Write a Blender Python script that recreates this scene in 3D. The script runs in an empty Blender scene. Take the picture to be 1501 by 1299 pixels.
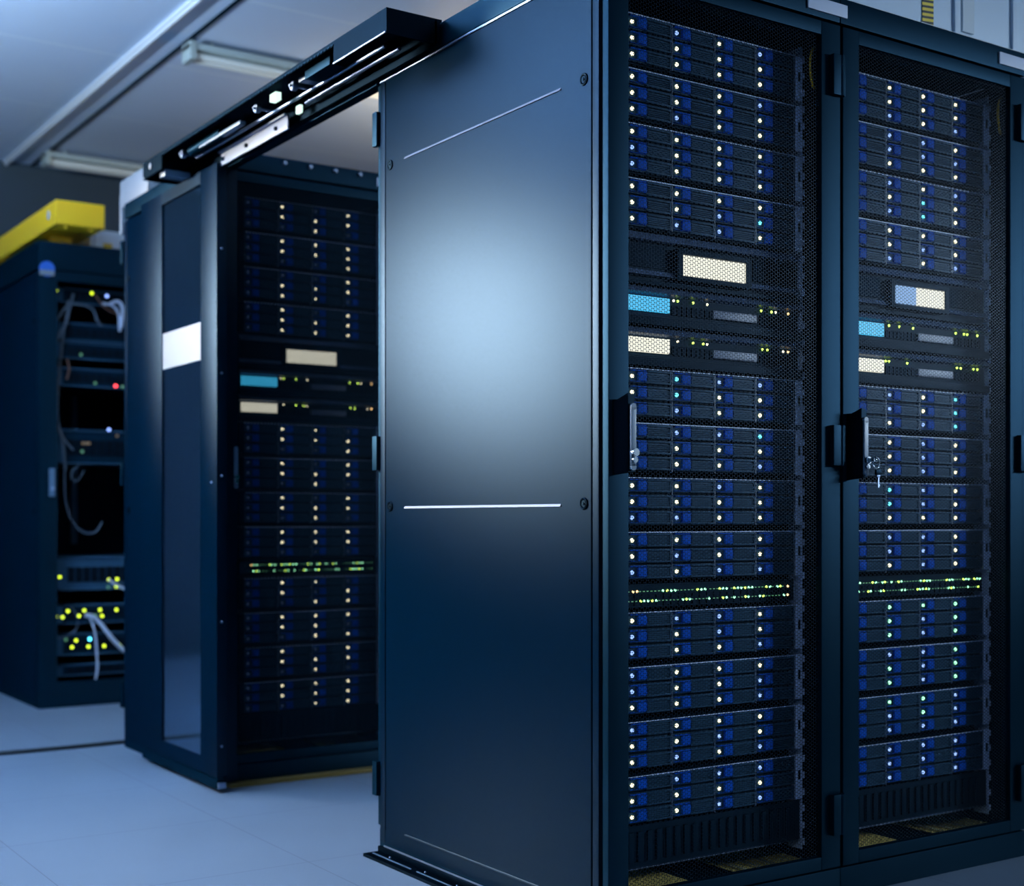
import bpy, bmesh, math, random
from mathutils import Vector
C = bpy.context.scene.collection
S = bpy.context.scene
R = random.Random(7)

# ------------------------------------------------------------------ camera
cam_d = bpy.data.cameras.new('camera'); cam = bpy.data.objects.new('camera', cam_d); C.objects.link(cam)
cam.location = (-1.732, -2.232, 0.883)
cam.rotation_euler = (math.pi/2, 0, -math.atan2(0.557, 0.830))
cam_d.sensor_width = 36; cam_d.sensor_fit = 'HORIZONTAL'
cam_d.lens = 2013/1501*36
cam_d.shift_y = (760-649.5)/1501
cam_d.dof.use_dof = True; cam_d.dof.focus_distance = 3.05; cam_d.dof.aperture_fstop = 2.5
S.camera = cam
S.view_settings.view_transform = 'Standard'; S.view_settings.look = 'None'
S.view_settings.gamma = 1; S.view_settings.use_curve_mapping = False
S.view_settings.exposure = 0.0

# ------------------------------------------------------------------ world and lights
w = bpy.data.worlds.new('world'); S.world = w; w.use_nodes = True
w.node_tree.nodes['Background'].inputs[0].default_value = (0.01, 0.22, 0.55, 1)
w.node_tree.nodes['Background'].inputs[1].default_value = 0.16

def area(name, loc, aim, sx, sy, power, col=(0.60, 0.79, 1.0), spread=180):
    l = bpy.data.lights.new(name, 'AREA'); l.shape = 'RECTANGLE'; l.size = sx; l.size_y = sy
    l.energy = power; l.color = col; l.spread = math.radians(spread)
    o = bpy.data.objects.new(name, l); C.objects.link(o); o.location = loc
    d = Vector(aim) - Vector(loc)
    o.rotation_euler = d.to_track_quat('-Z', 'Y').to_euler()
    return o
# added lights for highlights and fill, each by an added lamp body further down
ADDED_LAMPS = [  # x, y, z, length along x, length along y, power down, power up
    (-3.3, 5.9, 2.52, 2.8, 0.34, 106, 2),
    (-2.25, 2.3, 2.15, 0.22, 2.2, 8, 560),
    (-2.6, -3.6, 2.65, 1.8, 0.22, 30, 30),
    (6.2, -4.2, 2.45, 2.2, 0.22, 22, 2),
]
for i, (x, y, z, lx, ly, pd, pu) in enumerate(ADDED_LAMPS):
    aim = {0: (0, 0.6, 1.3), 3: (1.0, 0.0, 1.1)}.get(i, (x, y, 0))
    area('lamp_light', (x, y, z-0.05), aim, lx, ly, pd, col=(1.0, 0.97, 0.92) if i == 0 else (0.60, 0.79, 1.0), spread={0: 42, 3: 42}.get(i, 150))
    area('lamp_uplight', (x, y, z+0.06), (x, y, 3), lx, ly, pu)

area('warm_lamp_light', (2.2, 3.4, 2.46), (2.2, 3.6, 3.0), 1.2, 0.12, 20, (1.0, 0.80, 0.58))  # added warm light on the ceiling beyond the doorway

# ------------------------------------------------------------------ materials
def mat(name, col, rough=0.5, metal=0.0, spec=0.5, emit=None, es=0, coat=0, noise=0, nscale=20, trans=0, tint=None, ior=1.2):
    m = bpy.data.materials.new(name); m.use_nodes = True
    b = m.node_tree.nodes['Principled BSDF']
    b.inputs['Base Color'].default_value = (*col, 1); b.inputs['Roughness'].default_value = rough
    b.inputs['Metallic'].default_value = metal; b.inputs['Specular IOR Level'].default_value = spec
    b.inputs['Coat Weight'].default_value = coat
    b.inputs['Transmission Weight'].default_value = trans
    if tint: b.inputs['IOR'].default_value = ior
    if tint: b.inputs['Specular Tint'].default_value = (*tint, 1)
    if emit:
        b.inputs['Emission Color'].default_value = (*emit, 1); b.inputs['Emission Strength'].default_value = es
    if noise:
        nt = m.node_tree; t = nt.nodes.new('ShaderNodeTexCoord'); n = nt.nodes.new('ShaderNodeTexNoise')
        n.inputs['Scale'].default_value = nscale; n.inputs['Detail'].default_value = 4
        nt.links.new(t.outputs['Object'], n.inputs['Vector'])
        r = nt.nodes.new('ShaderNodeMapRange'); r.inputs['To Min'].default_value = max(0.02, rough-noise); r.inputs['To Max'].default_value = rough+noise
        nt.links.new(n.outputs['Fac'], r.inputs['Value']); nt.links.new(r.outputs['Result'], b.inputs['Roughness'])
    return m
M = {}
T = (0.35, 0.65, 1.0)   # blue tint on reflections, mimics the blue of the shadows
M['paint'] = mat('satin_rack_paint', (0.0006, 0.006, 0.015), 0.46, noise=0.01, nscale=3, spec=0.5, tint=T, ior=1.15)
M['frame'] = mat('rack_frame_paint', (0.001, 0.012, 0.024), 0.46, spec=0.5, tint=T, ior=1.17)
M['dark'] = mat('matte_dark', (0.001, 0.004, 0.007), 0.6, spec=0.15, tint=T)
M['black'] = mat('black_plastic', (0.001, 0.003, 0.005), 0.4, spec=0.2, tint=T)
M['chassis'] = mat('chassis_paint', (0.003, 0.016, 0.030), 0.5, spec=0.25, tint=T)
M['caddy'] = mat('caddy_plastic', (0.024, 0.066, 0.112), 0.42, spec=0.5, tint=T)
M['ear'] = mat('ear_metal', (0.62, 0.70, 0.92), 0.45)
M['bezel'] = mat('bezel_metal', (0.075, 0.115, 0.20), 0.42)
M['latch'] = mat('blue_latch', (0.003, 0.085, 0.50), 0.5, spec=0.3, tint=T)
M['steel'] = mat('zinc_steel', (0.26, 0.32, 0.44), 0.35, 0.9)
M['ridgemetal'] = mat('bare_ridge_metal', (0.10, 0.12, 0.17), 0.6, 0.8)  # pale metal standing in for the highlight along the ridges
M['plate'] = mat('pale_blue_plate', (0.10, 0.14, 0.22), 0.5)
M['threshold'] = mat('brown_brass', (0.20, 0.135, 0.035), 0.45, 0.3)
M['boxgrey'] = mat('box_grey', (0.20, 0.235, 0.27), 0.45)
M['chrome'] = mat('chrome', (0.75, 0.8, 0.85), 0.18, 1.0)
M['handle'] = mat('grey_handle', (0.07, 0.13, 0.20), 0.4)
M['label'] = mat('label_white', (0.55, 0.60, 0.72), 0.5)
M['film'] = mat('white_film', (0.18, 0.205, 0.235), 0.5)
M['yellow'] = mat('yellow_plastic', (1.0, 0.58, 0.012), 0.4)
M['brass'] = mat('yellow_zinc', (0.55, 0.40, 0.08), 0.45, 0.2)  # yellow of warm light from below, put into the colour
M['brassbright'] = mat('bright_strip', (0.8, 0.75, 0.45), 0.3, 0.6)  # streaks of warm light put into a pale colour
M['duct'] = mat('grey_duct', (0.50, 0.61, 0.72), 0.45)
M['ductedge'] = mat('pale_duct_edge', (0.62, 0.68, 0.72), 0.4)
M['cable'] = mat('black_cable', (0.006, 0.012, 0.016), 0.5)
M['greycable'] = mat('grey_cable', (0.05, 0.075, 0.10), 0.5)
M['whitecable'] = mat('white_cable', (0.6, 0.66, 0.8), 0.5)
M['orangecable'] = mat('orange_cable', (0.12, 0.05, 0.03), 0.5)
M['lampbody'] = mat('lamp_body', (0.42, 0.50, 0.50), 0.4, 0.2)
M['lamptube'] = mat('lamp_tube', (0.75, 0.78, 0.74), 0.3)
M['litlamp'] = mat('lit_diffuser', (0.8, 0.85, 0.9), 0.4, emit=(0.5, 0.75, 1), es=3)  # glow of the added lamps
M['blue'] = mat('blue_sticker', (0.02, 0.12, 0.5), 0.5)
def enamel(name, base, gloss, rough):
    m = bpy.data.materials.new(name); m.use_nodes = True; nt = m.node_tree; N = nt.nodes; L = nt.links
    N.remove(N['Principled BSDF'])
    d = N.new('ShaderNodeBsdfDiffuse'); d.inputs[0].default_value = (*base, 1)
    g = N.new('ShaderNodeBsdfGlossy'); g.distribution = 'BECKMANN'; g.inputs['Color'].default_value = (*gloss, 1); g.inputs['Roughness'].default_value = rough
    t = N.new('ShaderNodeTexCoord'); n = N.new('ShaderNodeTexNoise'); n.inputs['Scale'].default_value = 350
    bp = N.new('ShaderNodeBump'); bp.inputs['Strength'].default_value = 0.03; bp.inputs['Distance'].default_value = 0.001
    L.new(t.outputs['Object'], n.inputs['Vector']); L.new(n.outputs['Fac'], bp.inputs['Height']); L.new(bp.outputs[0], g.inputs['Normal'])
    a = N.new('ShaderNodeAddShader'); L.new(d.outputs[0], a.inputs[0]); L.new(g.outputs[0], a.inputs[1])
    L.new(a.outputs[0], N['Material Output'].inputs['Surface']); M_ = m
    return m
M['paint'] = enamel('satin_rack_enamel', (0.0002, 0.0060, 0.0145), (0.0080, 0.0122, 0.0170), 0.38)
M['frame'] = enamel('rack_frame_enamel', (0.0005, 0.008, 0.015), (0.0055, 0.013, 0.021), 0.45)
M['black'] = enamel('black_enamel', (0.0004, 0.002, 0.004), (0.0035, 0.007, 0.011), 0.40)
M['dark'] = enamel('matte_dark_enamel', (0.0008, 0.003, 0.006), (0.005, 0.009, 0.014), 0.6)
M['glass'] = enamel('dark_mirror_glass', (0.0003, 0.002, 0.004), (0.20, 0.28, 0.36), 0.10)
def led(n, c, s): M[n] = mat('light_'+n, (0.1, 0.1, 0.1), 0.5, emit=c, es=s)
led('W', (1.0, 0.90, 0.60), 2.3); led('B', (0.30, 0.48, 1.0), 1.5); led('C', (0.15, 0.85, 1.0), 2.2)
led('G', (0.35, 1.0, 0.55), 2.4); led('D', (0.03, 0.06, 0.16), 0.5); led('Y', (0.62, 0.95, 0.12), 3.5)
led('O', (1.0, 0.62, 0.25), 3.0); led('gd', (0.10, 0.35, 0.16), 0.8); led('R', (1.0, 0.05, 0.06), 5)
led('lime', (0.62, 0.85, 0.02), 3.2); led('azure', (0.10, 0.75, 1.0), 5); led('indigo', (0.25, 0.4, 1.0), 3)
led('amber', (0.3, 0.2, 0.02), 0.4)
led('screenwhite', (0.90, 0.88, 0.72), 1.0); led('screencyan', (0.04, 0.42, 0.72), 1.15)
led('screenblue', (0.22, 0.42, 0.78), 0.8); led('sensor', (0.7, 1.0, 0.88), 1.3)

def mesh_mat(name, pitch, thr, col, alpha_axis='XZ', rough=0.4):
    """perforated sheet: round holes on a hexagonal grid"""
    m = bpy.data.materials.new(name); m.use_nodes = True; nt = m.node_tree; N = nt.nodes; L = nt.links
    b = N['Principled BSDF']; b.inputs['Base Color'].default_value = (*col, 1); b.inputs['Roughness'].default_value = rough
    b.inputs['IOR'].default_value = 1.2; b.inputs['Specular Tint'].default_value = (*T, 1)
    t = N.new('ShaderNodeTexCoord'); s = N.new('ShaderNodeSeparateXYZ'); L.new(t.outputs['Object'], s.inputs[0])
    def math_(op, a, bb=None):
        n = N.new('ShaderNodeMath'); n.operation = op
        for i, v in enumerate((a, bb)):
            if v is None: continue
            if isinstance(v, (int, float)): n.inputs[i].default_value = v
            else: L.new(v, n.inputs[i])
        return n.outputs[0]
    k = 2*math.pi/pitch
    x = math_('MULTIPLY', s.outputs[0], k); z = math_('MULTIPLY', s.outputs[2 if alpha_axis == 'XZ' else 1], k*1.0)
    hx = math_('MULTIPLY', x, 0.5); hz = math_('MULTIPLY', z, 0.866)
    f = math_('ADD', math_('COSINE', x), math_('ADD', math_('COSINE', math_('ADD', hx, hz)), math_('COSINE', math_('SUBTRACT', hx, hz))))
    g = math_('GREATER_THAN', f, thr)
    tr = N.new('ShaderNodeBsdfTransparent'); mx = N.new('ShaderNodeMixShader')
    L.new(g, mx.inputs[0]); L.new(b.outputs[0], mx.inputs[1]); L.new(tr.outputs[0], mx.inputs[2])
    L.new(mx.outputs[0], N['Material Output'].inputs['Surface'])
    return m
M['mesh'] = mesh_mat('perforated_door_sheet', 0.0072, -1.08, (0.004, 0.012, 0.022))
M['densemesh'] = mesh_mat('dense_perforated_sheet', 0.0060, -0.35, (0.003, 0.008, 0.014))  # denser than the other doors' sheet, to shade the cabinet behind it
M['grille'] = mesh_mat('perforated_yellow_grille', 0.016, 1.4, (0.85, 0.66, 0.20), 'XY')  # warm light from below put into the sheet's yellow

def stripes_mat():
    m = mat('hazard_stripes', (0, 0, 0), 0.5); nt = m.node_tree; N = nt.nodes; L = nt.links
    t = N.new('ShaderNodeTexCoord'); s = N.new('ShaderNodeSeparateXYZ'); L.new(t.outputs['Object'], s.inputs[0])
    a = N.new('ShaderNodeMath'); a.operation = 'MULTIPLY_ADD'; a.inputs[1].default_value = -0.1; L.new(s.outputs[0], a.inputs[0]); L.new(s.outputs[2], a.inputs[2])
    mm = N.new('ShaderNodeMath'); mm.operation = 'MULTIPLY'; mm.inputs[1].default_value = 75; L.new(a.outputs[0], mm.inputs[0])
    fr = N.new('ShaderNodeMath'); fr.operation = 'FRACT'; L.new(mm.outputs[0], fr.inputs[0])
    g = N.new('ShaderNodeMath'); g.operation = 'GREATER_THAN'; g.inputs[1].default_value = 0.45; L.new(fr.outputs[0], g.inputs[0])
    mx = N.new('ShaderNodeMix'); mx.data_type = 'RGBA'
    mx.inputs['A'].default_value = (0.01, 0.01, 0.01, 1); mx.inputs['B'].default_value = (0.85, 0.60, 0.03, 1)
    L.new(g.outputs[0], mx.inputs['Factor']); L.new(mx.outputs['Result'], N['Principled BSDF'].inputs['Base Color'])
    return m
M['hazard'] = stripes_mat()

def tile_mat(name, base, seam, size, ox, oy, width, rough, var=0.06):
    m = mat(name, base, rough); nt = m.node_tree; N = nt.nodes; L = nt.links; b = N['Principled BSDF']
    t = N.new('ShaderNodeTexCoord'); s = N.new('ShaderNodeSeparateXYZ'); L.new(t.outputs['Object'], s.inputs[0])
    outs = []
    for ax, off in ((0, ox), (1, oy)):
        a = N.new('ShaderNodeMath'); a.operation = 'SUBTRACT'; a.inputs[1].default_value = off; L.new(s.outputs[ax], a.inputs[0])
        d = N.new('ShaderNodeMath'); d.operation = 'PINGPONG'; d.inputs[1].default_value = size/2; L.new(a.outputs[0], d.inputs[0])
        l = N.new('ShaderNodeMath'); l.operation = 'LESS_THAN'; l.inputs[1].default_value = width; L.new(d.outputs[0], l.inputs[0]); outs.append(l)
    mxm = N.new('ShaderNodeMath'); mxm.operation = 'MAXIMUM'; L.new(outs[0].outputs[0], mxm.inputs[0]); L.new(outs[1].outputs[0], mxm.inputs[1])
    n = N.new('ShaderNodeTexNoise'); n.inputs['Scale'].default_value = 2.2; n.inputs['Detail'].default_value = 8; L.new(t.outputs['Object'], n.inputs['Vector'])
    r = N.new('ShaderNodeMapRange'); r.inputs['To Min'].default_value = 1-var*2; r.inputs['To Max'].default_value = 1+var*2; L.new(n.outputs['Fac'], r.inputs['Value'])
    vm = N.new('ShaderNodeVectorMath'); vm.operation = 'SCALE'; vm.inputs[0].default_value = base; L.new(r.outputs['Result'], vm.inputs['Scale'])
    mx = N.new('ShaderNodeMix'); mx.data_type = 'RGBA'; mx.inputs['B'].default_value = (*seam, 1)
    L.new(mxm.outputs[0], mx.inputs['Factor']); L.new(vm.outputs[0], mx.inputs['A']); L.new(mx.outputs['Result'], b.inputs['Base Color'])
    return m
M['floor'] = tile_mat('raised_floor_tiles', (0.160, 0.205, 0.262), (0.095, 0.12, 0.16), 0.6, -0.2, 0.99, 0.0016, 0.38)
M['ceiling'] = tile_mat('metal_ceiling_panels', (0.50, 0.61, 0.78), (0.62, 0.72, 0.84), 0.96, 0.46, 3.03, 0.008, 0.42, 0.02)
M['wall'] = mat('blue_grey_wall', (0.028, 0.055, 0.08), 0.6)
M['ridge'] = mat('pale_ceiling_ridge', (0.62, 0.66, 0.72), 0.4)

# ------------------------------------------------------------------ geometry helpers
class MB:
    def __init__(s): s.bm = bmesh.new()
    def box(s, x0, x1, y0, y1, z0, z1, bev=0):
        b = bmesh.new()
        v = [b.verts.new(p) for p in ((x0,y0,z0),(x1,y0,z0),(x1,y1,z0),(x0,y1,z0),(x0,y0,z1),(x1,y0,z1),(x1,y1,z1),(x0,y1,z1))]
        for f in ((0,3,2,1),(4,5,6,7),(0,1,5,4),(1,2,6,5),(2,3,7,6),(3,0,4,7)): b.faces.new([v[i] for i in f])
        if bev: bmesh.ops.bevel(b, geom=b.edges[:], offset=bev, segments=2, affect='EDGES', profile=0.7)
        s._add(b); return s
    def _add(s, b):
        me = bpy.data.meshes.new('t'); b.to_mesh(me); s.bm.from_mesh(me); bpy.data.meshes.remove(me); b.free()
    def cyl(s, p0, p1, r, n=16, r1=None, bev=0):
        p0, p1 = Vector(p0), Vector(p1); d = p1-p0; b = bmesh.new()
        bmesh.ops.create_cone(b, cap_ends=True, segments=n, radius1=r, radius2=r if r1 is None else r1, depth=d.length)
        if bev: bmesh.ops.bevel(b, geom=[e for e in b.edges if len(e.link_faces) == 2 and e.calc_face_angle(0) > 1], offset=bev, segments=2, affect='EDGES')
        q = Vector((0,0,1)).rotation_difference(d)
        for v in b.verts: v.co = q @ v.co + (p0+p1)/2
        s._add(b); return s
    def dome(s, c, r, sy=1.0, n=12):
        b = bmesh.new(); bmesh.ops.create_uvsphere(b, u_segments=n, v_segments=8, radius=r)
        for v in b.verts: v.co = Vector((v.co.x, v.co.y*sy, v.co.z)) + Vector(c)
        s._add(b); return s
    def tube(s, pts, r, n=8, cyc=False):
        P = [Vector(p) for p in pts]
        # Catmull-Rom resample
        Q = []
        k = len(P)
        if k > 2:
            rng = range(k) if cyc else range(k-1)
            for i in rng:
                g = lambda j: P[j % k] if cyc else P[max(0, min(k-1, j))]
                a, b_, c, d = g(i-1), g(i), g(i+1), g(i+2)
                for t in [j/6 for j in range(6)]:
                    Q.append(0.5*((2*b_)+(c-a)*t+(2*a-5*b_+4*c-d)*t*t+(3*b_-a-3*c+d)*t**3))
            if not cyc: Q.append(P[-1])
        else: Q = P
        b = bmesh.new(); rings = []
        m = len(Q); up = Vector((0.13, 0.31, 0.94)).normalized()
        for i, q in enumerate(Q):
            t = (Q[(i+1) % m]-Q[i-1]) if cyc else (Q[min(i+1, m-1)]-Q[max(i-1, 0)])
            t.normalize(); u = t.cross(up)
            if u.length < 1e-3: u = t.cross(Vector((1,0,0)))
            u.normalize(); v = t.cross(u)
            rings.append([b.verts.new(q+u*r*math.cos(2*math.pi*j/n)+v*r*math.sin(2*math.pi*j/n)) for j in range(n)])
        for i in range(m if cyc else m-1):
            A, B = rings[i], rings[(i+1) % m]
            for j in range(n): b.faces.new((A[j], A[(j+1) % n], B[(j+1) % n], B[j]))
        if not cyc:
            b.faces.new(rings[0][::-1]); b.faces.new(rings[-1])
        s._add(b); return s
    def mesh(s, name, m, smooth=True):
        me = bpy.data.meshes.new(name); s.bm.normal_update()
        bmesh.ops.recalc_face_normals(s.bm, faces=s.bm.faces[:])
        s.bm.to_mesh(me); s.bm.free(); me.materials.append(M[m] if isinstance(m, str) else m)
        if smooth:
            me.shade_smooth()
            me.set_sharp_from_angle(angle=math.radians(35))
        return me
CACHE = {}
def obj(name, me, parent=None, loc=(0,0,0), m=None):
    o = bpy.data.objects.new(name, me); C.objects.link(o); o.location = loc
    if parent: o.parent = parent
    if m:
        o.material_slots[0].link = 'OBJECT'; o.material_slots[0].material = M[m]
    return o
def part(name, fn, m, parent=None, loc=(0,0,0), key=None):
    """fn(mb) fills the mesh; key shares mesh data between repeats"""
    k = key or None
    if k and k in CACHE: me = CACHE[k]
    else:
        mb = MB(); fn(mb); me = mb.mesh(name, m)
        if k: CACHE[k] = me
    return obj(name, me, parent, loc)
def bx(*a, **k): return lambda mb: mb.box(*a, **k)
def thing(name, label, cat, loc=(0,0,0), group=None):
    o = bpy.data.objects.new(name, None); C.objects.link(o); o.location = loc; o.empty_display_size = 0.05
    tag(o, label, cat, group); return o
def tag(o, label, cat, group=None, kind=None):
    if label: o['label'] = label
    if cat: o['category'] = cat
    if group: o['group'] = group
    if kind: o['kind'] = kind
    return o
def struct(name, fn, m):
    o = part(name, fn, m); o['kind'] = 'structure'; return o

# ------------------------------------------------------------------ the room
struct('floor', bx(-7, 9, -6.5, 6.3, -0.1, 0), 'floor')
struct('ceiling', bx(-7, 9, -6.5, 6.3, 3.0, 3.1), 'ceiling')
struct('wall_back', bx(-7, 9, 6.2, 6.35, 0, 3.0), 'wall')
struct('wall_right', bx(8.9, 9.05, -6.5, 6.2, 0, 3.0), 'wall')
struct('wall_left', bx(-7.15, -7, -6.5, 6.2, 0, 3.0), 'wall')
def ridge(mb):
    mb.box(0.295, 0.335, -3, 6.2, 2.985, 3.0, bev=0.004); mb.cyl((0.315, -3, 2.984), (0.315, 6.2, 2.984), 0.010)
struct('trim_1', ridge, 'ridge')
struct('trim_2', bx(0.455, 0.47, -3, 6.2, 2.992, 3.0), 'frame')

# ------------------------------------------------------------------ racks
H = 2.10; W = 0.693; D = 0.98
def rack(x0, y0, label, side=True, ridges=True, sheet='mesh', door=True, panel_right=True, cab_h=H, group='black server cabinets'):
    r = thing('server_cabinet', label, 'server cabinet', (x0, y0, 0), group)
    def shell(mb):
        for xa in (0.004, W-0.034):
            mb.box(xa, xa+0.03, 0.024, 0.05, 0.07, 2.035, bev=0.002); mb.box(xa, xa+0.03, D-0.045, D-0.004, 0.07, 2.035, bev=0.002)
        mb.box(0.034, W-0.034, 0.024, 0.05, 2.0, 2.035); mb.box(0.034, W-0.034, 0.024, 0.04, 0.07, 0.078)
    part('frame', shell, 'frame', r, key='shell')
    part('inner_wall', lambda mb: (mb.box(0.02, 0.024, 0.05, D-0.045, 0.07, 2.03), mb.box(W-0.024, W-0.02, 0.05, D-0.045, 0.07, 2.03),
         mb.box(0.034, W-0.034, 0.70, 0.704, 0.07, 2.03)), 'dark', r, key='inner')
    def cap(mb):
        mb.box(0.0, W-0.001, 0.004, D-0.004, 2.04, cab_h, bev=0.004)
    tp = part('top_cover', cap, 'frame', r, key='cap%g' % cab_h)
    part('base_plinth', lambda mb: (mb.box(0.0, W-0.001, 0.004, D-0.004, 0.0, 0.066, bev=0.003), mb.box(0.01, W-0.01, 0.02, D-0.02, 0.066, 0.07)), 'frame', r, key='plinth')
    for xa in (0.072, 0.648):
        def rail(mb, xa=xa):
            mb.box(xa, xa+0.003, 0.085, 0.13, 0.1, 2.0); 
            for k in range(48): mb.box(xa+0.0005, xa+0.009, 0.083, 0.086, 0.11+k*0.0394, 0.125+k*0.0394)
        part('mounting_rail', rail, 'ear', r, key='rail%g' % xa)
    # perforated base plate in the cabinet foot, warm light from below painted in
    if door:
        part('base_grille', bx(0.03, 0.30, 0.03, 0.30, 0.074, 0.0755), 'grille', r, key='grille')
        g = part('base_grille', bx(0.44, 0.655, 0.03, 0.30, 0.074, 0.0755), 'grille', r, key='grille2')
        for k in range(3): part('bright_strip', bx(0.46, 0.472, 0.06, 0.17, 0.077, 0.079), 'brassbright', g, (k*0.045, 0, 0), key='gs')  # slots of warm light drawn as pale strips
    if side:
        s = part('side_panel', bx(-0.001, 0.008, 0.052, 0.942, 0.03, 2.03, bev=0.003), 'paint', r, key='side')
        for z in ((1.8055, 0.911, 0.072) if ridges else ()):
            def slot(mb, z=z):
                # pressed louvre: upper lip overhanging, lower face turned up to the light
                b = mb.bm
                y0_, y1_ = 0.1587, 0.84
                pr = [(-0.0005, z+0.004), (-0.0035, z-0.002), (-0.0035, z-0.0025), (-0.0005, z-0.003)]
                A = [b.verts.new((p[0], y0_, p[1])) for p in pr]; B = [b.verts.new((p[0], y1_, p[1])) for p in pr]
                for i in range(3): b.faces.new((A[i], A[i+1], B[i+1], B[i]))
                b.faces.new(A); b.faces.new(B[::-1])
            part('pressed_ridge', slot, 'ridgemetal' if z > 0.5 else 'paint', s, key='slot%g' % z)  # upper ridges carry a painted highlight, the lowest stays dark
        for (y, z) in ((0.0756, 1.804), (0.9165, 1.804), (0.0756, 0.914), (0.9165, 0.914)):
            def lock(mb):
                mb.tube([(-0.002, 0.011*math.cos(a*math.pi/6), 0.011*math.sin(a*math.pi/6)) for a in range(12)], 0.0022, cyc=True)
                mb.cyl((-0.001, 0, 0), (-0.003, 0, 0), 0.0075, 16); mb.cyl((-0.001, 0, 0), (-0.005, 0, 0), 0.003, 10)
            part('panel_latch', lock, 'black', s, (0, y, z), key='plock')
        part('edge_strip', lambda mb: (mb.box(-0.001, 0.010, 0.026, 0.047, 0.03, 2.03, bev=0.002), mb.box(-0.001, 0.010, 0.946, 0.972, 0.03, 2.03, bev=0.002)), 'paint', s, key='estrip')
        if ridges: part('top_strip', bx(-0.003, 0.004, 0.03, 0.97, 2.031, 2.036, bev=0.001), 'steel', s, key='tstrip')
    if door:
        def dframe(mb):
            z0, z1 = 0.071, 2.032; a, b_ = 0.058, 0.626
            mb.box(0.004, a, 0.0, 0.02, z0, z1, bev=0.003); mb.box(b_, 0.688, 0.0, 0.02, z0, z1, bev=0.003)
            mb.box(a, b_, 0.0005, 0.02, 2.0, z1, bev=0.002); mb.box(a, b_, 0.0005, 0.02, z0, 0.101, bev=0.002)
        d = part('front_door', dframe, 'frame', r, key='dframe')
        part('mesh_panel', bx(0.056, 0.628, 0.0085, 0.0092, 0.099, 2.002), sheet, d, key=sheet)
        hd = part('door_handle', handle_fn, 'black', d, (0.027, 0, 0), key='handle')
        part('handle_lever', lever_fn, 'handle', d, (0.027, 0, 0), key='lever')
        part('door_lock', lock_fn, 'chrome', d, (0.027, 0, 0), key='dlock')
        for z in (1.864, 1.005, 0.149):
            part('hinge', lambda mb: (mb.box(0.652, 0.676, -0.014, 0.0, 0, 0.094, bev=0.002), mb.cyl((0.681, -0.010, 0), (0.681, -0.010, 0.094), 0.0065),
                 mb.box(0.686, 0.692, -0.012, 0.0, 0, 0.094, bev=0.001)), 'frame', d, (0, 0, z), key='hinge')
        part('label_plate', bx(0.583, 0.712, -0.0005, 0.003, 2.053, 2.083, bev=0.001), 'label', tp, key='lplate')
        part('ground_wire', lambda mb: mb.tube([(0.656, 0.05, 1.99), (0.641, 0.046, 1.975), (0.634, 0.044, 1.94), (0.641, 0.044, 1.90), (0.652, 0.048, 1.893)], 0.003), 'yellow', r, key='gwire')
    rd = part('rear_door', bx(0.006, W-0.006, D-0.003, D+0.016, 0.07, 2.03, bev=0.003), 'frame', r, key='rdoor')
    for z in (1.868, 1.01, 0.15):
        part('hinge', bx(-0.009, 0.004, D-0.002, D+0.022, 0, 0.09, bev=0.002), 'frame', rd, (0, 0, z), key='rhinge')
    return r
def handle_fn(mb):
    # swing-handle body: deep dark dish standing off the frame
    b = mb.bm
    pr = [(-0.012, -0.001, 0.972, 1.128), (-0.012, -0.006, 0.972, 1.124), (0.002, -0.034, 0.978, 1.14), (0.018, -0.034, 0.978, 1.136), (0.018, -0.001, 0.978, 1.13)]
    lo = [b.verts.new((x, y, z0)) for x, y, z0, z1 in pr]; hi = [b.verts.new((x, y, z1)) for x, y, z0, z1 in pr]
    n = len(pr)
    for i in range(n): b.faces.new((lo[i], lo[(i+1) % n], hi[(i+1) % n], hi[i]))
    b.faces.new(lo[::-1]); b.faces.new(hi)
def lever_fn(mb):
    mb.box(0.005, 0.019, -0.040, -0.0345, 0.988, 1.112, bev=0.002)
    mb.cyl((0.012, -0.0345, 0.988), (0.012, -0.040, 0.988), 0.007, 20); mb.cyl((0.012, -0.0345, 1.112), (0.012, -0.040, 1.112), 0.007, 20)
def lock_fn(mb):
    mb.cyl((0.012, -0.0405, 1.018), (0.012, -0.049, 1.018), 0.0085, 20, bev=0.001); mb.cyl((0.012, -0.0405, 1.003), (0.012, -0.047, 1.003), 0.0062, 20, bev=0.001)

FAR = 'rack behind the open sliding doorway'
rA1 = rack(0, 0, 'nearest tall black server cabinet with large shiny blank side panel')
rA2 = rack(W, 0, 'black server cabinet at far right with keys hanging in its door handle', side=False)
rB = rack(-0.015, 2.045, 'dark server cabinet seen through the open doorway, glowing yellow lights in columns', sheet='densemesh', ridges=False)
rC = rack(-0.012, 4.255, 'open-fronted black cabinet full of loose cabling at the far left', door=False, cab_h=2.17, ridges=False)

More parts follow.
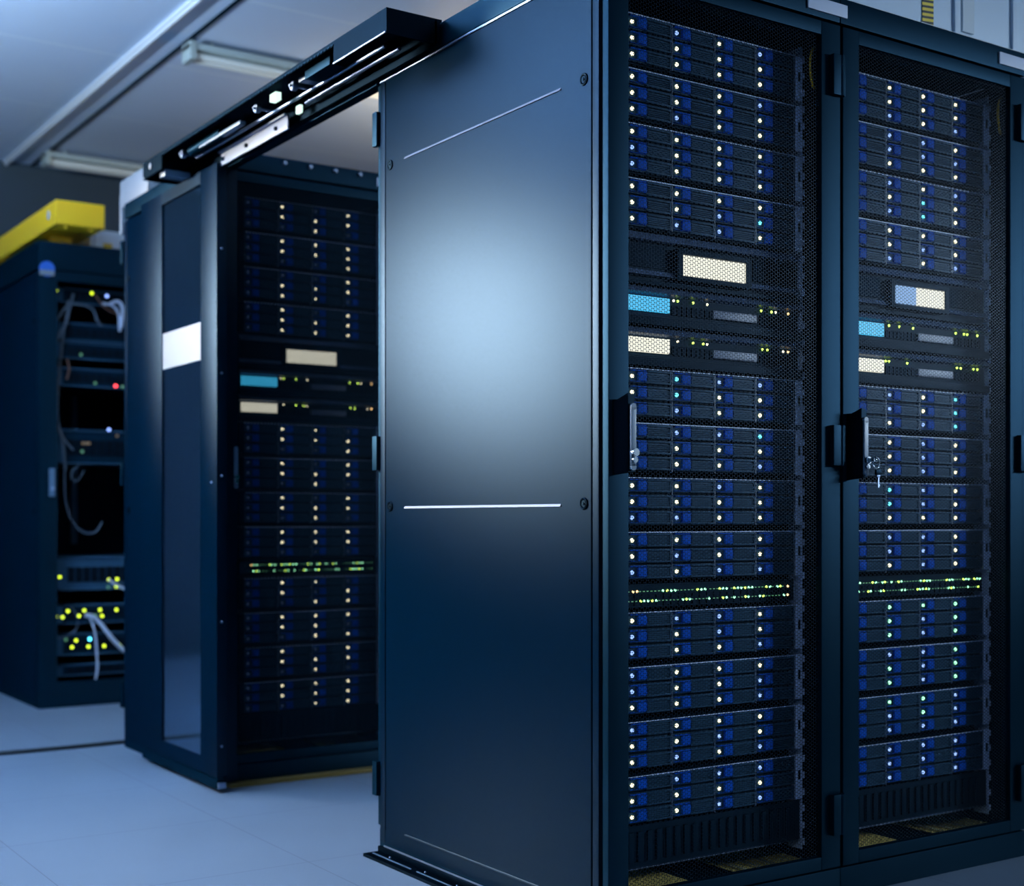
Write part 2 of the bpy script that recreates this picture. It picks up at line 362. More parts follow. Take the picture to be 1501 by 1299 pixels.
# ------------------------------------------------------------------ servers
PITCH = 0.118; CW = 0.1258; X0 = 0.118
def chassis_fn(mb):
    # shelf behind the drives, open cell faces with dividers
    mb.box(0.095, 0.622, 0.092, 0.62, -0.104, 0.0)
    mb.box(0.098, 0.1165, 0.080, 0.092, -0.104, 0.0)
    mb.box(0.1165, 0.621, 0.079, 0.092, -0.0025, 0.0002)
def highlight_fn(mb): mb.box(0.1165, 0.621, 0.0765, 0.0788, -0.0014, 0.0006)  # pale strip, highlight painted along each unit's top edge
def div_fn(mb):
    mb.box(-0.003, -0.0002, 0.078, 0.092, -0.104, -0.003)
def ear_fn(mb):
    mb.box(0.6225, 0.6455, 0.079, 0.0825, -0.104, 0.001, bev=0.0006)
def ear_holes(mb):
    mb.box(0.631, 0.637, 0.0775, 0.0788, -0.058, -0.036)
def caddy_fn(mb):
    w = CW-0.0045
    mb.box(0, w, 0.006, 0.0155, -0.0305, -0.001, bev=0.001)
    mb.box(0.053, w, 0.001, 0.006, -0.006, -0.0015, bev=0.0008)   # upper lip
    for z in (-0.0105, -0.0145, -0.0185, -0.0225): mb.box(0.056, w-0.004, 0.0028, 0.006, z-0.0011, z+0.0011)
    mb.box(0.053, w, 0.002, 0.006, -0.0305, -0.0265, bev=0.0008)
    mb.box(w-0.003, w, 0.002, 0.006, -0.0265, -0.006)
def latch_fn(mb):
    mb.box(0.028, 0.0515, 0.0, 0.006, -0.0255, -0.0062, bev=0.001)
    mb.box(0.006, 0.0515, 0.001, 0.006, -0.0048, -0.0022, bev=0.0006); mb.box(0.006, 0.0515, 0.002, 0.006, -0.0275, -0.0265)
def led_fn(mb): mb.dome((0.0122, 0.003, -0.0165), 0.0047, 0.7)
def mk(name, fn, m): mb = MB(); fn(mb); return mb.mesh(name, m)
ME = {k: mk(k, f, m) for k, f, m in (('server_chassis', chassis_fn, 'chassis'), ('bay_divider', div_fn, 'bezel'), ('top_trim', highlight_fn, 'ear'), ('mounting_ear', ear_fn, 'ear'), ('ear_slot', ear_holes, 'dark'),
      ('drive_caddy', caddy_fn, 'caddy'), ('release_latch', latch_fn, 'latch'), ('status_light', led_fn, 'W'))}

def drive_server(rx, ry, z, label, group, rows):
    t = thing('drive_server', label, 'server', (rx, ry, z), group)
    obj('chassis', ME['server_chassis'], t)
    for k in range(1, 4): obj('bay_divider', ME['bay_divider'], t, (X0+k*CW, 0, 0))
    obj('top_trim', ME['top_trim'], t)
    e = obj('mounting_ear', ME['mounting_ear'], t); obj('ear_slot', ME['ear_slot'], e)
    for r_ in range(3):
        for c in range(4):
            k = obj('drive_caddy', ME['drive_caddy'], t, (X0+c*CW, 0.076, -r_*0.0347-0.001))
            obj('release_latch', ME['release_latch'], k)
            obj('status_light', ME['status_light'], k, m=rows[r_][c])
    return t
PA1 = ['WBWB/WWWW/WWWW', 'WWWB/WWWW/WBWW', 'WWWW/BWWB/BWWW', 'WWWW/WWBC/WBBW', 'WCBB/WCWW/WBWW', 'WBBC/WWWW/WWWB', 'WWBW/WWWW/BBWW',
       'WWWW/WBWW/BWBB', 'WBBW/BWBW/BWWB', 'BWWW/BWWB/WWWB', 'BWWW/WWBW/WBWB', 'WBBB/WWWW/WWBB']
PA2 = ['BWWW/BWWW/BBWB', 'BBBW/BBBB/BWWW', 'BBWB/BWCW/BBCW', 'BWWW/BWBW/BBWB', 'BBWC/BBWC/BWBC', 'BWBW/BWBW/BWBW', 'BCBW/BCBW/BWWW',
       'BBBW/BBBW/BWBW', 'BGGG/BGBG/BGBG', 'BBBG/BGBG/BGBG', 'BGGB/BBGB/BBBB', 'BBBB/BBBB/BBBB']
PB = ['DWDW/DWWW/DDWD', 'DWWW/DWWW/DDDW', 'DDDW/DWWW/DWWD', 'DWDW/DWWW/DWWW', 'DWWD/DWWW/DDDW', 'DWDW/DWWW/DDWD', 'DWDW/DWWW/DDWD',
      'DWWW/DWWW/DDDD', 'DWWD/DWDW/DDWW', 'DWWW/DWWD/DDWW', 'DWDW/DWWW/DDWD', 'DWWW/DWWW/DDWW']
ORD = ['top', 'second', 'third', 'bottom']; GRP = ['upper four', 'middle four', 'lower four']
TOPS = [1.9705, 1.2072, 0.6797]
def xl(u, r=0.08):
    k = (u-750.5)/2013
    return (k*(2.82+.83*r)-.1947+.557*r)/(.83-.557*k)
SW1 = [203,228,385,412,437,460,597,620,643,733,752,775,822,843,865,887,910,930,1017,1040,1085,1102,1148]
SW2 = [250,270,295,320,345,508,530,550,668,752,775,822,890,908,978,998,1125,1147]
def small_light(mb): mb.dome((0, 0, 0), 0.0030, 0.8, 8)
SML = mk('indicator', small_light, 'G')
def micro_light(mb): mb.box(-0.0022, 0.0022, -0.001, 0.001, -0.001, 0.001)
MIC = mk('indicator', micro_light, 'gd')

def fill_rack(rx, ry, pats, where, group, kind):
    for g in range(3):
        for k in range(4):
            drive_server(rx, ry, TOPS[g]-k*PITCH, 'black drive server, %s of the %s in the %s' % (ORD[k], GRP[g], where), group, pats[g*4+k].split('/'))
    # display unit -----------------------------------------------------
    t = thing('display_unit', 'deep black bezel with a wide lit white display in the %s' % where, 'rack display', (rx, ry, 0), 'display units')
    if kind == 1: t['label'] = 'black bezel with a half blue, half white lit display in the %s' % where
    def dis(mb):
        mb.box(0.1, 0.64, 0.092, 0.5, 1.392, 1.506)
        mb.box(0.1, 0.64, 0.080, 0.092, 1.392, 1.400, bev=0.001)
    part('housing', dis, 'chassis', t, key='dis')
    def lipz(mb):
        b = mb.bm
        for (za, zb, ya, yb) in ((1.505, 1.487, 0.089, 0.074), (1.412, 1.424, 0.078, 0.086)):
            v = [b.verts.new(p) for p in ((0.1, ya, za), (0.64, ya, za), (0.64, yb, zb), (0.1, yb, zb), (0.1, 0.093, zb), (0.64, 0.093, zb), (0.1, 0.093, za), (0.64, 0.093, za))]
            b.faces.new((v[0], v[3], v[2], v[1])); b.faces.new((v[3], v[4], v[5], v[2])); b.faces.new((v[0], v[1], v[7], v[6]))
    part('bezel_lip', lipz, 'bezel', t, key='dislip')
    part('screen_frame', lambda mb: (mb.box(0.255, 0.475, 0.072, 0.092, 1.408, 1.4185, bev=0.001), mb.box(0.255, 0.475, 0.072, 0.092, 1.4665, 1.477, bev=0.001),
         mb.box(0.255, 0.269, 0.072, 0.092, 1.4185, 1.4665), mb.box(0.461, 0.475, 0.072, 0.092, 1.4185, 1.4665)), 'chassis', t, key='scrf')
    part('side_pocket', lambda mb: (mb.box(0.108, 0.235, 0.089, 0.0915, 1.43, 1.48, bev=0.001), mb.box(0.495, 0.632, 0.089, 0.0915, 1.43, 1.48, bev=0.001)), 'dark', t, key='pock')
    if kind == 1:
        obj('screen', mk('screen', bx(0.27, 0.352, 0.076, 0.08, 1.42, 1.465), 'screenblue'), t)['label'] = 'pale blue part of the display'
        obj('screen', mk('screen', bx(0.352, 0.460, 0.076, 0.08, 1.42, 1.465), 'screenwhite'), t)['label'] = 'bright white part of the display'
    else:
        part('screen', bx(0.270, 0.460, 0.076, 0.08, 1.42, 1.465), 'screenwhite', t, key='scrw')
    # two appliances ----------------------------------------------------
    for n_, (top, scr, cname) in enumerate(((1.388, 'screencyan', 'cyan'), (1.2985, 'screenwhite', 'white'))):
        t = thing('network_appliance', 'slim appliance with small %s screen in the %s' % (cname, where), 'network appliance', (rx, ry, top), 'slim appliances with small screens')
        part('housing', lambda mb: (mb.box(0.1, 0.64, 0.09, 0.55, -0.084, 0), mb.box(0.1, 0.645, 0.076, 0.09, -0.084, -0.066, bev=0.002)), 'chassis', t, key='apph')
        def lip2(mb):
            b = mb.bm
            v = [b.verts.new(p) for p in ((0.1, 0.09, 0.0), (0.645, 0.09, 0.0), (0.645, 0.072, -0.014), (0.1, 0.072, -0.014), (0.1, 0.09, -0.018), (0.645, 0.09, -0.018))]
            b.faces.new((v[0], v[3], v[2], v[1])); b.faces.new((v[3], v[4], v[5], v[2]))
        part('bezel_lip', lip2, 'bezel', t, key='applip')
        part('front_vent', bx(0.366, 0.500, 0.080, 0.09, -0.055, -0.037, bev=0.001), 'bezel', t, key='appv')
        part('port_block', lambda mb: [mb.box(0.252+j*0.0135, 0.262+j*0.0135, 0.086, 0.0905, -0.056, -0.036) for j in range(8)]+[mb.box(0.515+j*0.0135, 0.525+j*0.0135, 0.086, 0.0905, -0.056, -0.036) for j in range(8)], 'dark', t, key='appp')
        part('screen', bx(0.108, 0.2374, 0.080, 0.09, -0.054, -0.0225), scr, t, key='apps'+scr)
        base = [0.2532, 0.265, 0.310, 0.352, 0.518, 0.551, 0.564, 0.605] if n_ == 0 else [0.265, 0.310, 0.340, 0.352, 0.522, 0.538, 0.589, 0.605]
        if kind == 1: base = [[0.262, 0.300, 0.352], [0.250, 0.262, 0.330]][n_] + base[4:]
        for j, x in enumerate(base):
            obj('status_light', SML, t, (x, 0.086, -0.0245), 'O' if (kind != 1 and x > 0.6) else ('W' if kind != 1 and j % 3 == 0 else 'Y'))
    # switch -------------------------------------------------------------
    t = thing('network_switch', 'thin switch with two rows of green lights in the %s' % where, 'network switch', (rx, ry, 0), 'network switches')
    part('housing', lambda mb: (mb.box(0.1, 0.621, 0.084, 0.45, 0.690, 0.7405), mb.box(0.1, 0.621, 0.0825, 0.084, 0.738, 0.7405)), 'chassis', t, key='swh')
    part('port_row', lambda mb: [mb.box(0.118+j*0.0208, 0.134+j*0.0208, 0.0815, 0.0839, z0, z0+0.011) for j in range(24) for z0 in (0.708, 0.693)], 'dark', t, key='swp')
    for row, px, z in ((0, SW1, 0.7245), (1, SW2, 0.7036)):
        xs = []
        for p in px:
            x = xl(880+p/4.1694, 0.08)
            if kind: x = 0.12+((x-0.12)*(1.0)+kind*0.157+row*0.05) % 0.49
            xs.append(x)
        for j, x in enumerate(xs):
            obj('port_light', SML, t, (x, 0.0815, z), 'O' if (x < 0.15 or x > 0.595) and kind != 1 else ('G' if j % 3 else 'Y'))
        for j in range(46):
            x = 0.122+j*0.0107
            if min(abs(x-q) for q in xs) > 0.007: obj('port_light', MIC, t, (x, 0.0815, z))
    # vented blank at the foot -------------------------------------------
    t = thing('vent_panel', 'ribbed black blanking panel below the servers in the %s' % where, 'blanking panel', (rx, ry, 0), 'ribbed blanking panels')
    part('panel_sheet', bx(0.1, 0.645, 0.088, 0.094, 0.124, 0.2165, bev=0.001), 'chassis', t, key='vps')
    part('panel_rib', lambda mb: [mb.box(0.125+j*0.0262, 0.138+j*0.0262, 0.083, 0.088, 0.138, 0.204, bev=0.002) for j in range(19)], 'chassis', t, key='vpr')
    part('bottom_lip', bx(0.1, 0.645, 0.083, 0.088, 0.1235, 0.1255), 'steel', t, key='vpl')  # edge highlight drawn as a thin strip of pale metal

fill_rack(0, 0, PA1, 'nearest rack', 'servers in the nearest rack', 0)
fill_rack(W, 0, PA2, 'far right rack', 'servers in the far right rack', 1)
fill_rack(-0.015, 2.045, PB, 'rack behind the open doorway', 'servers in the rack behind the open doorway', 2)

# keys in the lock of the right-hand cabinet
t = thing('key_bunch', 'small bunch of silver keys hanging from the far right cabinet door lock', 'keys', (W+0.039, -0.049, 1.018))
part('key_ring', lambda mb: mb.tube([(0.016+0.011*math.cos(a*math.pi/5), -0.006, -0.006+0.013*math.sin(a*math.pi/5)) for a in range(10)], 0.0014, cyc=True), 'chrome', t)
part('lock_key', lambda mb: (mb.box(-0.001, 0.001, -0.014, 0.0, -0.004, 0.004), mb.cyl((0.004, -0.010, 0), (0.006, -0.010, 0), 0.008, 16)), 'chrome', t)
part('hanging_key', lambda mb: (mb.box(0.014, 0.025, -0.010, -0.007, -0.040, -0.024, bev=0.001), mb.box(0.018, 0.0225, -0.0095, -0.0075, -0.064, -0.040), mb.box(0.0225, 0.0245, -0.0095, -0.0075, -0.060, -0.056)), 'steel', t)
part('key_head', bx(0.010, 0.028, -0.012, -0.006, -0.034, -0.022, bev=0.002), 'black', t)

# ------------------------------------------------------------------ doorway between the cabinet rows
t = thing('sliding_door', 'tall black sliding door with narrow dark glass and white strip, pushed open', 'sliding door', (-0.065, 1.952, 0))
def leaf(mb):
    y1 = 0.728
    mb.box(0, 0.035, 0, 0.141, 0.052, 2.025, bev=0.003); mb.box(0, 0.035, 0.512, y1, 0.052, 2.025, bev=0.003)
    mb.box(0.0005, 0.035, 0.141, 0.512, 1.984, 2.025); mb.box(0.0005, 0.035, 0.141, 0.512, 0.052, 0.100)
part('door_leaf', leaf, 'paint', t)
g = part('glass_pane', bx(0.006, 0.014, 0.139, 0.514, 0.098, 1.986), 'glass', t)
part('white_strip', bx(0.0045, 0.0058, 0.141, 0.512, 1.406, 1.531), 'film', g)
part('bottom_rail', lambda mb: (mb.box(0.002, 0.033, 0.002, 0.72, 0.012, 0.045, bev=0.004), mb.box(0.006, 0.029, 0.01, 0.715, 0.045, 0.052)), 'frame', t)
part('rail_end', bx(0.004, 0.031, -0.006, 0.002, 0.014, 0.034, bev=0.002), 'steel', t)
for z in (0.15, 0.55, 1.02, 1.35, 1.75): part('leaf_screw', lambda mb: mb.dome((0.017, -0.001, 0), 0.004), 'steel', t, (0, 0, z), key='ls')
part('leaf_screw', lambda mb: mb.dome((0.017, -0.001, 0), 0.004), 'steel', t, (-0.0175, 0.041, 1.0), key='ls')

t = thing('door_operator', 'long black overhead sliding door track box with exposed rails and rollers', 'door mechanism', (0, 0, 0))
def hous(mb):
    mb.box(-0.158, -0.004, 0.65, 2.036, 2.096, 2.101); mb.box(-0.158, -0.018, 2.036, 2.386, 2.096, 2.101)
    mb.box(-0.024, -0.018, 0.65, 2.386, 2.035, 2.096)
    mb.box(-0.158, -0.010, 0.65, 0.655, 2.040, 2.096)                      # near end plate
    mb.box(-0.158, -0.010, 2.38, 2.386, 2.043, 2.096)
    mb.box(-0.158, -0.154, 0.655, 0.93, 2.044, 2.096)                      # cover
    mb.box(-0.158, -0.154, 0.93, 2.20, 2.088, 2.096)
    mb.box(-0.158, -0.154, 2.20, 2.38, 2.044, 2.096)
    mb.box(-0.158, -0.125, 0.655, 0.93, 2.042, 2.044)
part('housing', hous, 'black', t)
part('cover_lip', lambda mb: mb.cyl((-0.159, 0.652, 2.043), (-0.159, 0.93, 2.043), 0.0022, 8), 'steel', t)
part('gasket', lambda mb: [mb.box(-0.1605, -0.158, 0.93+j*0.02, 0.942+j*0.02, 2.089, 2.092) for j in range(60)], 'frame', t)
part('track_rail', lambda mb: mb.cyl((-0.08, 0.80, 2.066), (-0.08, 2.08, 2.066), 0.0045, 12), 'steel', t)
part('guide_rail', lambda mb: mb.cyl((-0.05, 0.78, 2.060), (-0.05, 1.32, 2.060), 0.0055, 12), 'steel', t)
part('hanger_plate', lambda mb: (mb.box(-0.052, -0.047, 1.44, 1.948, 2.014, 2.053, bev=0.001), mb.box(-0.062, -0.047, 1.44, 1.948, 2.053, 2.058, bev=0.001)), 'plate', t)
for y in (1.52, 1.74, 1.93): part('hanger_bolt', lambda mb: mb.cyl((-0.052, 0, 2.033), (-0.058, 0, 2.033), 0.006, 10), 'black', t, (0, y, 0), key='hb')
def roll(mb):
    mb.cyl((-0.128, 0, 0), (-0.112, 0, 0), 0.013, 20, bev=0.002); mb.cyl((-0.134, 0, 0), (-0.06, 0, 0), 0.004, 10)
for y in (1.25, 1.50, 2.10): part('roller', roll, 'steel', t, (0, y, 2.076), key='roller')
part('sensor_block', bx(-0.128, -0.110, 1.355, 1.395, 2.066, 2.088, bev=0.002), 'sensor', t)
part('sensor_block', bx(-0.056, -0.046, 1.35, 1.376, 2.040, 2.062, bev=0.002), 'sensor', t)
for a in ((-0.12, -0.06, 1.18, 1.22, 2.078, 2.09), (-0.125, -0.105, 1.62, 1.95, 2.06, 2.07), (-0.14, -0.05, 2.22, 2.27, 2.028, 2.05)): part('bracket', bx(*a, bev=0.002), 'handle', t)
part('drive_motor', lambda mb: mb.cyl((-0.11, 1.78, 2.074), (-0.11, 2.05, 2.074), 0.017, 20, bev=0.003), 'frame', t)
part('control_box', bx(-0.135, -0.09, 1.0, 1.15, 2.065, 2.095, bev=0.003), 'frame', t)
part('lintel_beam', bx(-0.003, 0.03, 0.99, 2.035, 2.031, 2.098, bev=0.002), 'frame', t)
part('end_cap_dot', lambda mb: (mb.cyl((-0.158, 2.31, 2.075), (-0.160, 2.31, 2.075), 0.010, 16), mb.cyl((-0.158, 2.375, 2.047), (-0.160, 2.375, 2.047), 0.004, 10)), 'film', t)
part('top_clamp', lambda mb: (mb.box(-0.10, -0.03, 0.80, 0.83, 2.101, 2.118, bev=0.002), mb.box(-0.055, -0.035, 0.80, 0.83, 2.118, 2.14, bev=0.002)), 'ductedge', t)

t = thing('door_jamb', 'thin pale-edged black upright post at left of the open doorway', 'door post')
part('post', bx(-0.012, 0.03, 2.008, 2.028, 0.024, 2.029, bev=0.002), 'paint', t)
for z in (0.12, 0.62, 1.2, 1.9): part('post_bolt', lambda mb: mb.dome((-0.0125, 2.018, 0), 0.004), 'steel', t, (0, 0, z), key='pb')
o = part('door_threshold', bx(0.005, 0.66, 2.005, 2.043, 0, 0.014, bev=0.002), 'threshold'); tag(o, 'brass coloured floor strip at the foot of the cabinet inside the doorway', 'threshold')
t = thing('floor_track', 'black metal floor track running along the foot of the large side panel', 'floor track')
part('track_plate', lambda mb: (mb.box(-0.055, -0.004, 0.02, 0.965, 0.0, 0.008), mb.box(-0.012, -0.004, 0.02, 0.965, 0.008, 0.022, bev=0.002)), 'black', t)
part('track_lip', bx(-0.005, -0.0035, 0.03, 0.945, 0.022, 0.026), 'steel', t)
for y in (0.1, 0.25, 0.4, 0.55, 0.7, 0.88): part('track_screw', lambda mb: mb.dome((-0.022, 0, 0.009), 0.003), 'steel', t, (0, y, 0), key='ts')
for y in (0.06, 0.29, 0.52, 0.75): part('track_segment', bx(-0.036, -0.033, 0, 0.2, 0.008, 0.010), 'handle', t, (0, y, 0), key='tg')

# row B lifting bolts on the top cover
for k in range(5): part('lifting_bolt', lambda mb: mb.cyl((0.23, 0.004, 2.083), (0.23, -0.006, 2.083), 0.007, 10), 'steel', rB, (k*0.095, 0, 0), key='lb')

# ------------------------------------------------------------------ ducts on the cabinets
def duct(x0, x1, y0, y1, z0, z1, label, sx, sz, seams, patch):
    t = thing('overhead_duct', label, 'duct', (x0, y0, z0), 'overhead ducts')
    w_, d_, h_ = x1-x0, y1-y0, z1-z0
    part('duct_body', bx(0, w_, 0, d_, 0.002, h_, bev=0.004), 'duct', t)
    part('bottom_flange', lambda mb: (mb.box(0, w_, -0.030, 0, 0.002, 0.008, bev=0.001), mb.box(0, w_, -0.008, 0, 0.008, 0.022, bev=0.002)), 'ductedge', t)
    for s in seams: part('seam_rib', bx(s-0.011, s+0.011, -0.007, 0, 0.022, h_, bev=0.002), 'duct', t)
    part('pale_patch', bx(patch[0], patch[1], -0.0085, -0.001, patch[2], h_-0.02), 'ductedge', t)
    s = part('hazard_sticker', bx(-sx[1]/2, sx[1]/2, -0.0015, 0.0, 0, sz[1]), 'hazard', t, (sx[0], -0.001, sz[0]))
    return t
duct(0.35, 1.55, 0.05, 0.62, H, 2.62, 'pale grey duct with striped sticker on top of the two front cabinets', (0.705, 0.042), (0.024, 0.20), (0.815, 1.05), (0.833, 0.878, 0.03))
duct(0.30, 0.75, 4.50, 5.0, 2.17, 2.30, 'pale grey duct with striped sticker on top of the far left cabinet', (0.085, 0.045), (0.012, 0.055), (0.03, 0.38), (0.25, 0.3, 0.03))
o = part('junction_box', lambda mb: (mb.box(0.0, 0.5, 2.80, 3.13, 2.101, 2.212, bev=0.02), mb.box(0.0, 0.5, 3.105, 3.13, 2.0, 2.16, bev=0.01)), 'boxgrey'); tag(o, 'rounded pale grey box on the cabinet behind the sliding door', 'box')

# yellow cable duct
t = thing('cable_duct', 'bright yellow plastic cable duct above the far left cabinet', 'cable duct', (0.04, 4.16, 2.235))
part('duct_channel', bx(0, 0.225, 0, 2.0, 0, 0.112, bev=0.006), 'yellow', t)
for x in (0.05, 0.165): part('support_knob', lambda mb, x=x: mb.cyl((x, 0.03, -0.014), (x, 0.03, 0.006), 0.009, 12), 'yellow', t)
part('support_foot', bx(0.06, 0.16, 0.3, 0.335, -0.065, 0.0), 'yellow', t)
part('side_sticker', lambda mb: mb.cyl((0.0, 0.12, 0.06), (-0.0015, 0.12, 0.06), 0.022, 16), 'label', t)
part('duct_drop', bx(-0.03, 0.07, 1.14, 1.24, -0.35, 0.0, bev=0.01), 'yellow', t)

# ------------------------------------------------------------------ contents of the far left cabinet
CX, CY = -0.012, 4.255
part('corner_sticker', lambda mb: (mb.cyl((0.038, -0.001, 2.04), (0.038, 0.002, 2.04), 0.036, 24), ), 'blue', rC)
part('corner_label', bx(0.004, 0.070, -0.004, 0.002, 2.010, 2.034, bev=0.001), 'film', rC)
part('front_frame', lambda mb: (mb.box(0.004, 0.085, 0.0, 0.02, 0.066, 2.035, bev=0.003), mb.box(0.64, 0.688, 0.0, 0.02, 0.066, 2.035, bev=0.003), mb.box(0.085, 0.64, 0.0, 0.02, 1.99, 2.035), mb.box(0.085, 0.64, 0.0, 0.02, 0.066, 0.12)), 'frame', rC)
part('door_handle', bx(0.045, 0.072, -0.012, 0.0, 0.985, 1.115, bev=0.004), 'handle', rC)
part('door_lock', lambda mb: mb.dome((0.060, -0.014, 1.02), 0.009), 'steel', rC)
KC = 0.0
def cpt(u, v, y=CY+0.075):
    k = (u-750.5)/2013; d = y
    x = (k*(2.82+.83*d)-.1947+.557*d)/(.83-.557*k); Z = 2.82+.557*x+.83*d
    return (x, y, .883+(760-v)/2013*Z)
def dlights(parent, pts, y):
    base = parent.location
    for (u, v, m) in pts:
        p = cpt(u, v, y); big = m in ('R', 'azure', 'indigo')
        key = 'cl%d' % big
        if key not in CACHE:
            mb = MB(); mb.dome((0, 0, 0), 0.0075 if big else 0.0068, 0.6, 12); CACHE[key] = mb.mesh('indicator', 'lime')
        obj('status_light', CACHE[key], parent, (p[0]-base.x, p[1]-base.y, p[2]-base.z), m)
dev = [  # top px, bottom px (at u=130), name, label, ports, lights
    (424, 446, 'network_switch', 'topmost switch in the far left cabinet with yellow and blue lights', 'chassis', [(77,425,'lime'),(83,426,'lime'),(135,430,'lime'),(157,434,'indigo'),(77,439,'amber')]),
    (474, 500, 'patch_bay', 'grey patch bay under the messy white cables in the far left cabinet', 'chassis', []),
    (502, 527, 'network_router', 'dim grey router with one faint green light in the far left cabinet', 'chassis', [(119,520,'gd')]),
    (540, 567, 'storage_unit', 'dark unit with a bright red light in the far left cabinet', 'chassis', [(170,566,'R'),(140,562,'gd'),(180,567,'gd')]),
    (630, 680, 'rack_computer', 'dark computer with blue light between two voids in the far left cabinet', 'chassis', [(160,630,'indigo'),(172,639,'amber'),(122,650,'amber'),(127,650,'amber'),(131,650,'amber'),(121,662,'gd')]),
    (817, 865, 'tape_library', 'grey unit with three lime lights low in the far left cabinet', 'caddy', [(88,846,'lime'),(160,850,'lime'),(172,849,'lime'),(159,861,'gd'),(171,860,'lime')]),
    (886, 914, 'network_switch', 'upper of two lime-lit switches at the foot of the far left cabinet', 'chassis', [(100,896,'lime'),(124,895,'lime'),(147,894,'lime'),(171,894,'lime'),(83,904,'lime'),(92,905,'lime'),(116,903,'lime'),(150,903,'lime'),(140,902,'gd')]),
    (928, 960, 'network_switch', 'lower switch with a cyan light at the foot of the far left cabinet', 'chassis', [(132,937,'azure'),(112,939,'lime'),(97,938,'gd'),(82,950,'lime'),(106,949,'lime'),(130,948,'lime'),(153,947,'lime'),(176,946,'lime')]),
    (973, 990, 'power_strip', 'grey power unit at the very bottom of the far left cabinet', 'chassis', []),
]
for (va, vb, nm, lb, m, lights) in dev:
    _, _, za = cpt(130, va); _, _, zb = cpt(130, vb)
    t = thing(nm, lb, nm.replace('_', ' '), (CX, CY, zb))
    h = za-zb
    part('housing', bx(0.11, 0.625, 0.095, 0.6, 0, h, bev=0.002), m, t)
    part('front_bezel', lambda mb, h=h: (mb.box(0.10, 0.635, 0.085, 0.095, h-0.008, h, bev=0.001), mb.box(0.10, 0.635, 0.085, 0.095, 0, 0.006, bev=0.001), mb.box(0.10, 0.135, 0.085, 0.095, 0, h)), 'caddy', t)
    part('port_block', lambda mb, h=h: [mb.box(0.16+j*0.037, 0.19+j*0.037, 0.089, 0.0949, h*0.25, h*0.7) for j in range(12)], 'dark', t)
    dlights(t, lights, CY+0.086)
def cabthing(name, label, pts, r, m, y=CY+0.06, grp='cables in the far left cabinet'):
    mb = MB(); P = []
    for k, p in enumerate(pts):
        yy = p[2] if len(p) > 2 else y
        P.append(cpt(p[0], p[1], yy))
    mb.tube(P, r); o = obj(name, mb.mesh(name, m)); tag(o, label, 'cable', grp); return o
cabthing('patch_cable', 'grey looped cable crossing the top switch at the far left', [(84,470),(95,452),(105,446),(125,448),(137,455),(143,470),(150,478)], 0.006, 'greycable')
cabthing('patch_cable', 'grey cable hanging down beside the top switches in the far left cabinet', [(108,430),(103,452),(97,475),(85,495),(80,530),(78,580),(82,620),(92,645),(96,690)], 0.006, 'greycable', CY+0.05)
cabthing('patch_cable', 'dark cable dropping along the cabinet edge behind the grey hanging cable', [(101,440),(92,500),(86,560),(85,610),(92,640),(108,660)], 0.005, 'greycable', CY+0.055)
cabthing('patch_cable', 'pale cable fanning out at the upper right of the far left cabinet', [(160,447),(172,442),(180,452),(178,480)], 0.008, 'whitecable', CY+0.05)
cabthing('patch_cable', 'second pale cable beside the fanned one at the upper far left', [(150,445),(166,449),(174,462),(176,486)], 0.006, 'whitecable', CY+0.06)
cabthing('patch_cable', 'rusty orange cable slanting across the top far left switch', [(140,432),(150,447),(160,455),(172,460)], 0.004, 'orangecable', CY+0.045)
cabthing('patch_cable', 'short orange cable by the left edge of the dim grey router', [(98,527),(102,540),(98,556)], 0.005, 'orangecable', CY+0.05)
cabthing('patch_cable', 'thin black loop sagging through the large lower void at the far left', [(95,688),(96,730),(105,762),(122,780),(140,780),(150,765)], 0.004, 'greycable')
cabthing('patch_cable', 'thin looped cable beneath the computer with blue light', [(118,680),(104,695),(112,706),(124,690)], 0.003, 'greycable', CY+0.055)
cabthing('patch_cable', 'thick white cable slanting right from the lime-lit switches', [(125,902),(138,905),(152,920),(166,938),(180,952),(187,957)], 0.010, 'whitecable', CY+0.04)
cabthing('patch_cable', 'thin white cable falling to the power unit at the far left', [(132,905),(139,925),(142,955),(143,980),(139,1003)], 0.005, 'whitecable', CY+0.035)
cabthing('patch_cable', 'faint grey loop around the left of the lime-lit switches', [(80,900),(78,920),(82,935),(100,932),(114,918),(112,900),(104,890)], 0.003, 'greycable', CY+0.05)
cabthing('patch_cable', 'small white cable bundle at the right of the three-light unit', [(160,850),(172,858),(184,864)], 0.006, 'whitecable', CY+0.05)
p1 = cpt(150, 585, CY+0.2); p2 = cpt(150, 800, CY+0.2)
o = part('cable_manager', bx(p1[0]-0.012, p1[0]+0.014, CY+0.66, CY+0.69, 0.75, 1.65, bev=0.002), 'handle'); tag(o, 'upright grey cable manager bar behind the voids in the far left cabinet', 'cable manager')

# cable on the floor
mb = MB(); mb.tube([(-2.6, 3.36, 0.008), (-1.9, 3.25, 0.008), (-1.2, 3.12, 0.008), (-0.6, 3.085, 0.008), (-0.2, 3.07, 0.008), (0.15, 3.10, 0.008)], 0.008)
o = obj('floor_cable', mb.mesh('floor_cable', 'cable')); tag(o, 'black cable lying across the pale floor left of the sliding door', 'cable')

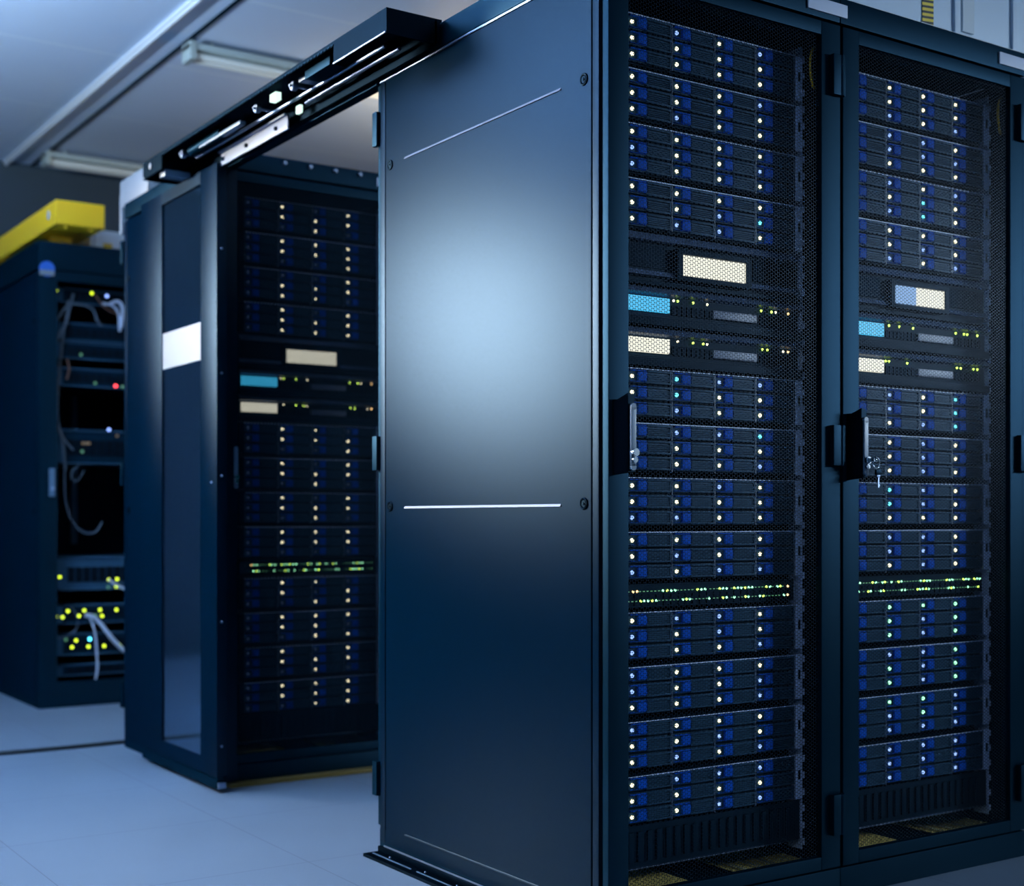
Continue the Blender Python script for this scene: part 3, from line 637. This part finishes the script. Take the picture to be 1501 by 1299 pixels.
# ------------------------------------------------------------------ ceiling tube lamps, then the added hanging lamps
def tube_lamp(x, y, ln, label):
    t = thing('tube_lamp', label, 'ceiling lamp', (x, y, 2.91), 'unlit tube lamps')
    part('lamp_body', lambda mb: (mb.box(0, ln, -0.05, 0.05, 0.035, 0.065, bev=0.006), mb.box(0.0, 0.03, -0.055, 0.055, -0.01, 0.07, bev=0.006), mb.box(ln-0.03, ln, -0.055, 0.055, -0.01, 0.07, bev=0.006)), 'lampbody', t)
    for d in (-0.028, 0.028): part('lamp_tube', lambda mb, d=d: mb.cyl((0.03, d, 0.012), (ln-0.03, d, 0.012), 0.015, 16), 'lamptube', t)
    part('hanging_rod', lambda mb: mb.cyl((0.12, 0, 0.06), (0.12, 0, 0.09), 0.006, 8), 'lampbody', t)
tube_lamp(0.45, 3.60, 1.3, 'unlit tube lamp under the ceiling, the nearer one above the doorway')
tube_lamp(0.42, 5.78, 1.3, 'unlit tube lamp under the ceiling, the farther one above the yellow duct')
LB = ['lit blue-white lamp hanging over the far end of the left walkway', 'long lit lamp hanging over the left walkway', 'lit blue-white lamp hanging behind the camera', 'lit blue-white lamp hanging in front of the right cabinets']
for i, (x, y, z, lx, ly, pd, pu) in enumerate(ADDED_LAMPS):
    t = thing('hanging_lamp', LB[i], 'hanging lamp', (x, y, z), 'lit hanging lamps')  # unseen lamps added to carry the light
    part('lamp_body', bx(-lx/2-0.02, lx/2+0.02, -ly/2-0.02, ly/2+0.02, 0.0, 0.05, bev=0.004), 'lampbody', t)
    part('lamp_diffuser', bx(-lx/2, lx/2, -ly/2, ly/2, -0.012, 0.0), 'litlamp', t)
    part('hanging_wire', lambda mb, z=z, lx=lx, ly=ly: [mb.cyl((sx*lx*0.4, sy*ly*0.4, 0.05), (sx*lx*0.4, sy*ly*0.4, 3.0-z), 0.002, 6) for sx in (-1, 1) for sy in (-1, 1)], 'lampbody', t)

t = thing('aisle_lamp', 'warm up-facing lamp hanging above the cabinets behind the doorway', 'aisle lamp', (2.2, 3.4, 2.40))  # added to warm the ceiling seen through the doorway
part('lamp_body', bx(-0.62, 0.62, -0.07, 0.07, 0, 0.03, bev=0.004), 'lampbody', t)
part('hanging_wire', lambda mb: [mb.cyl((q, 0, 0.03), (q, 0, 0.6), 0.002, 6) for q in (-0.5, 0.5)], 'lampbody', t)
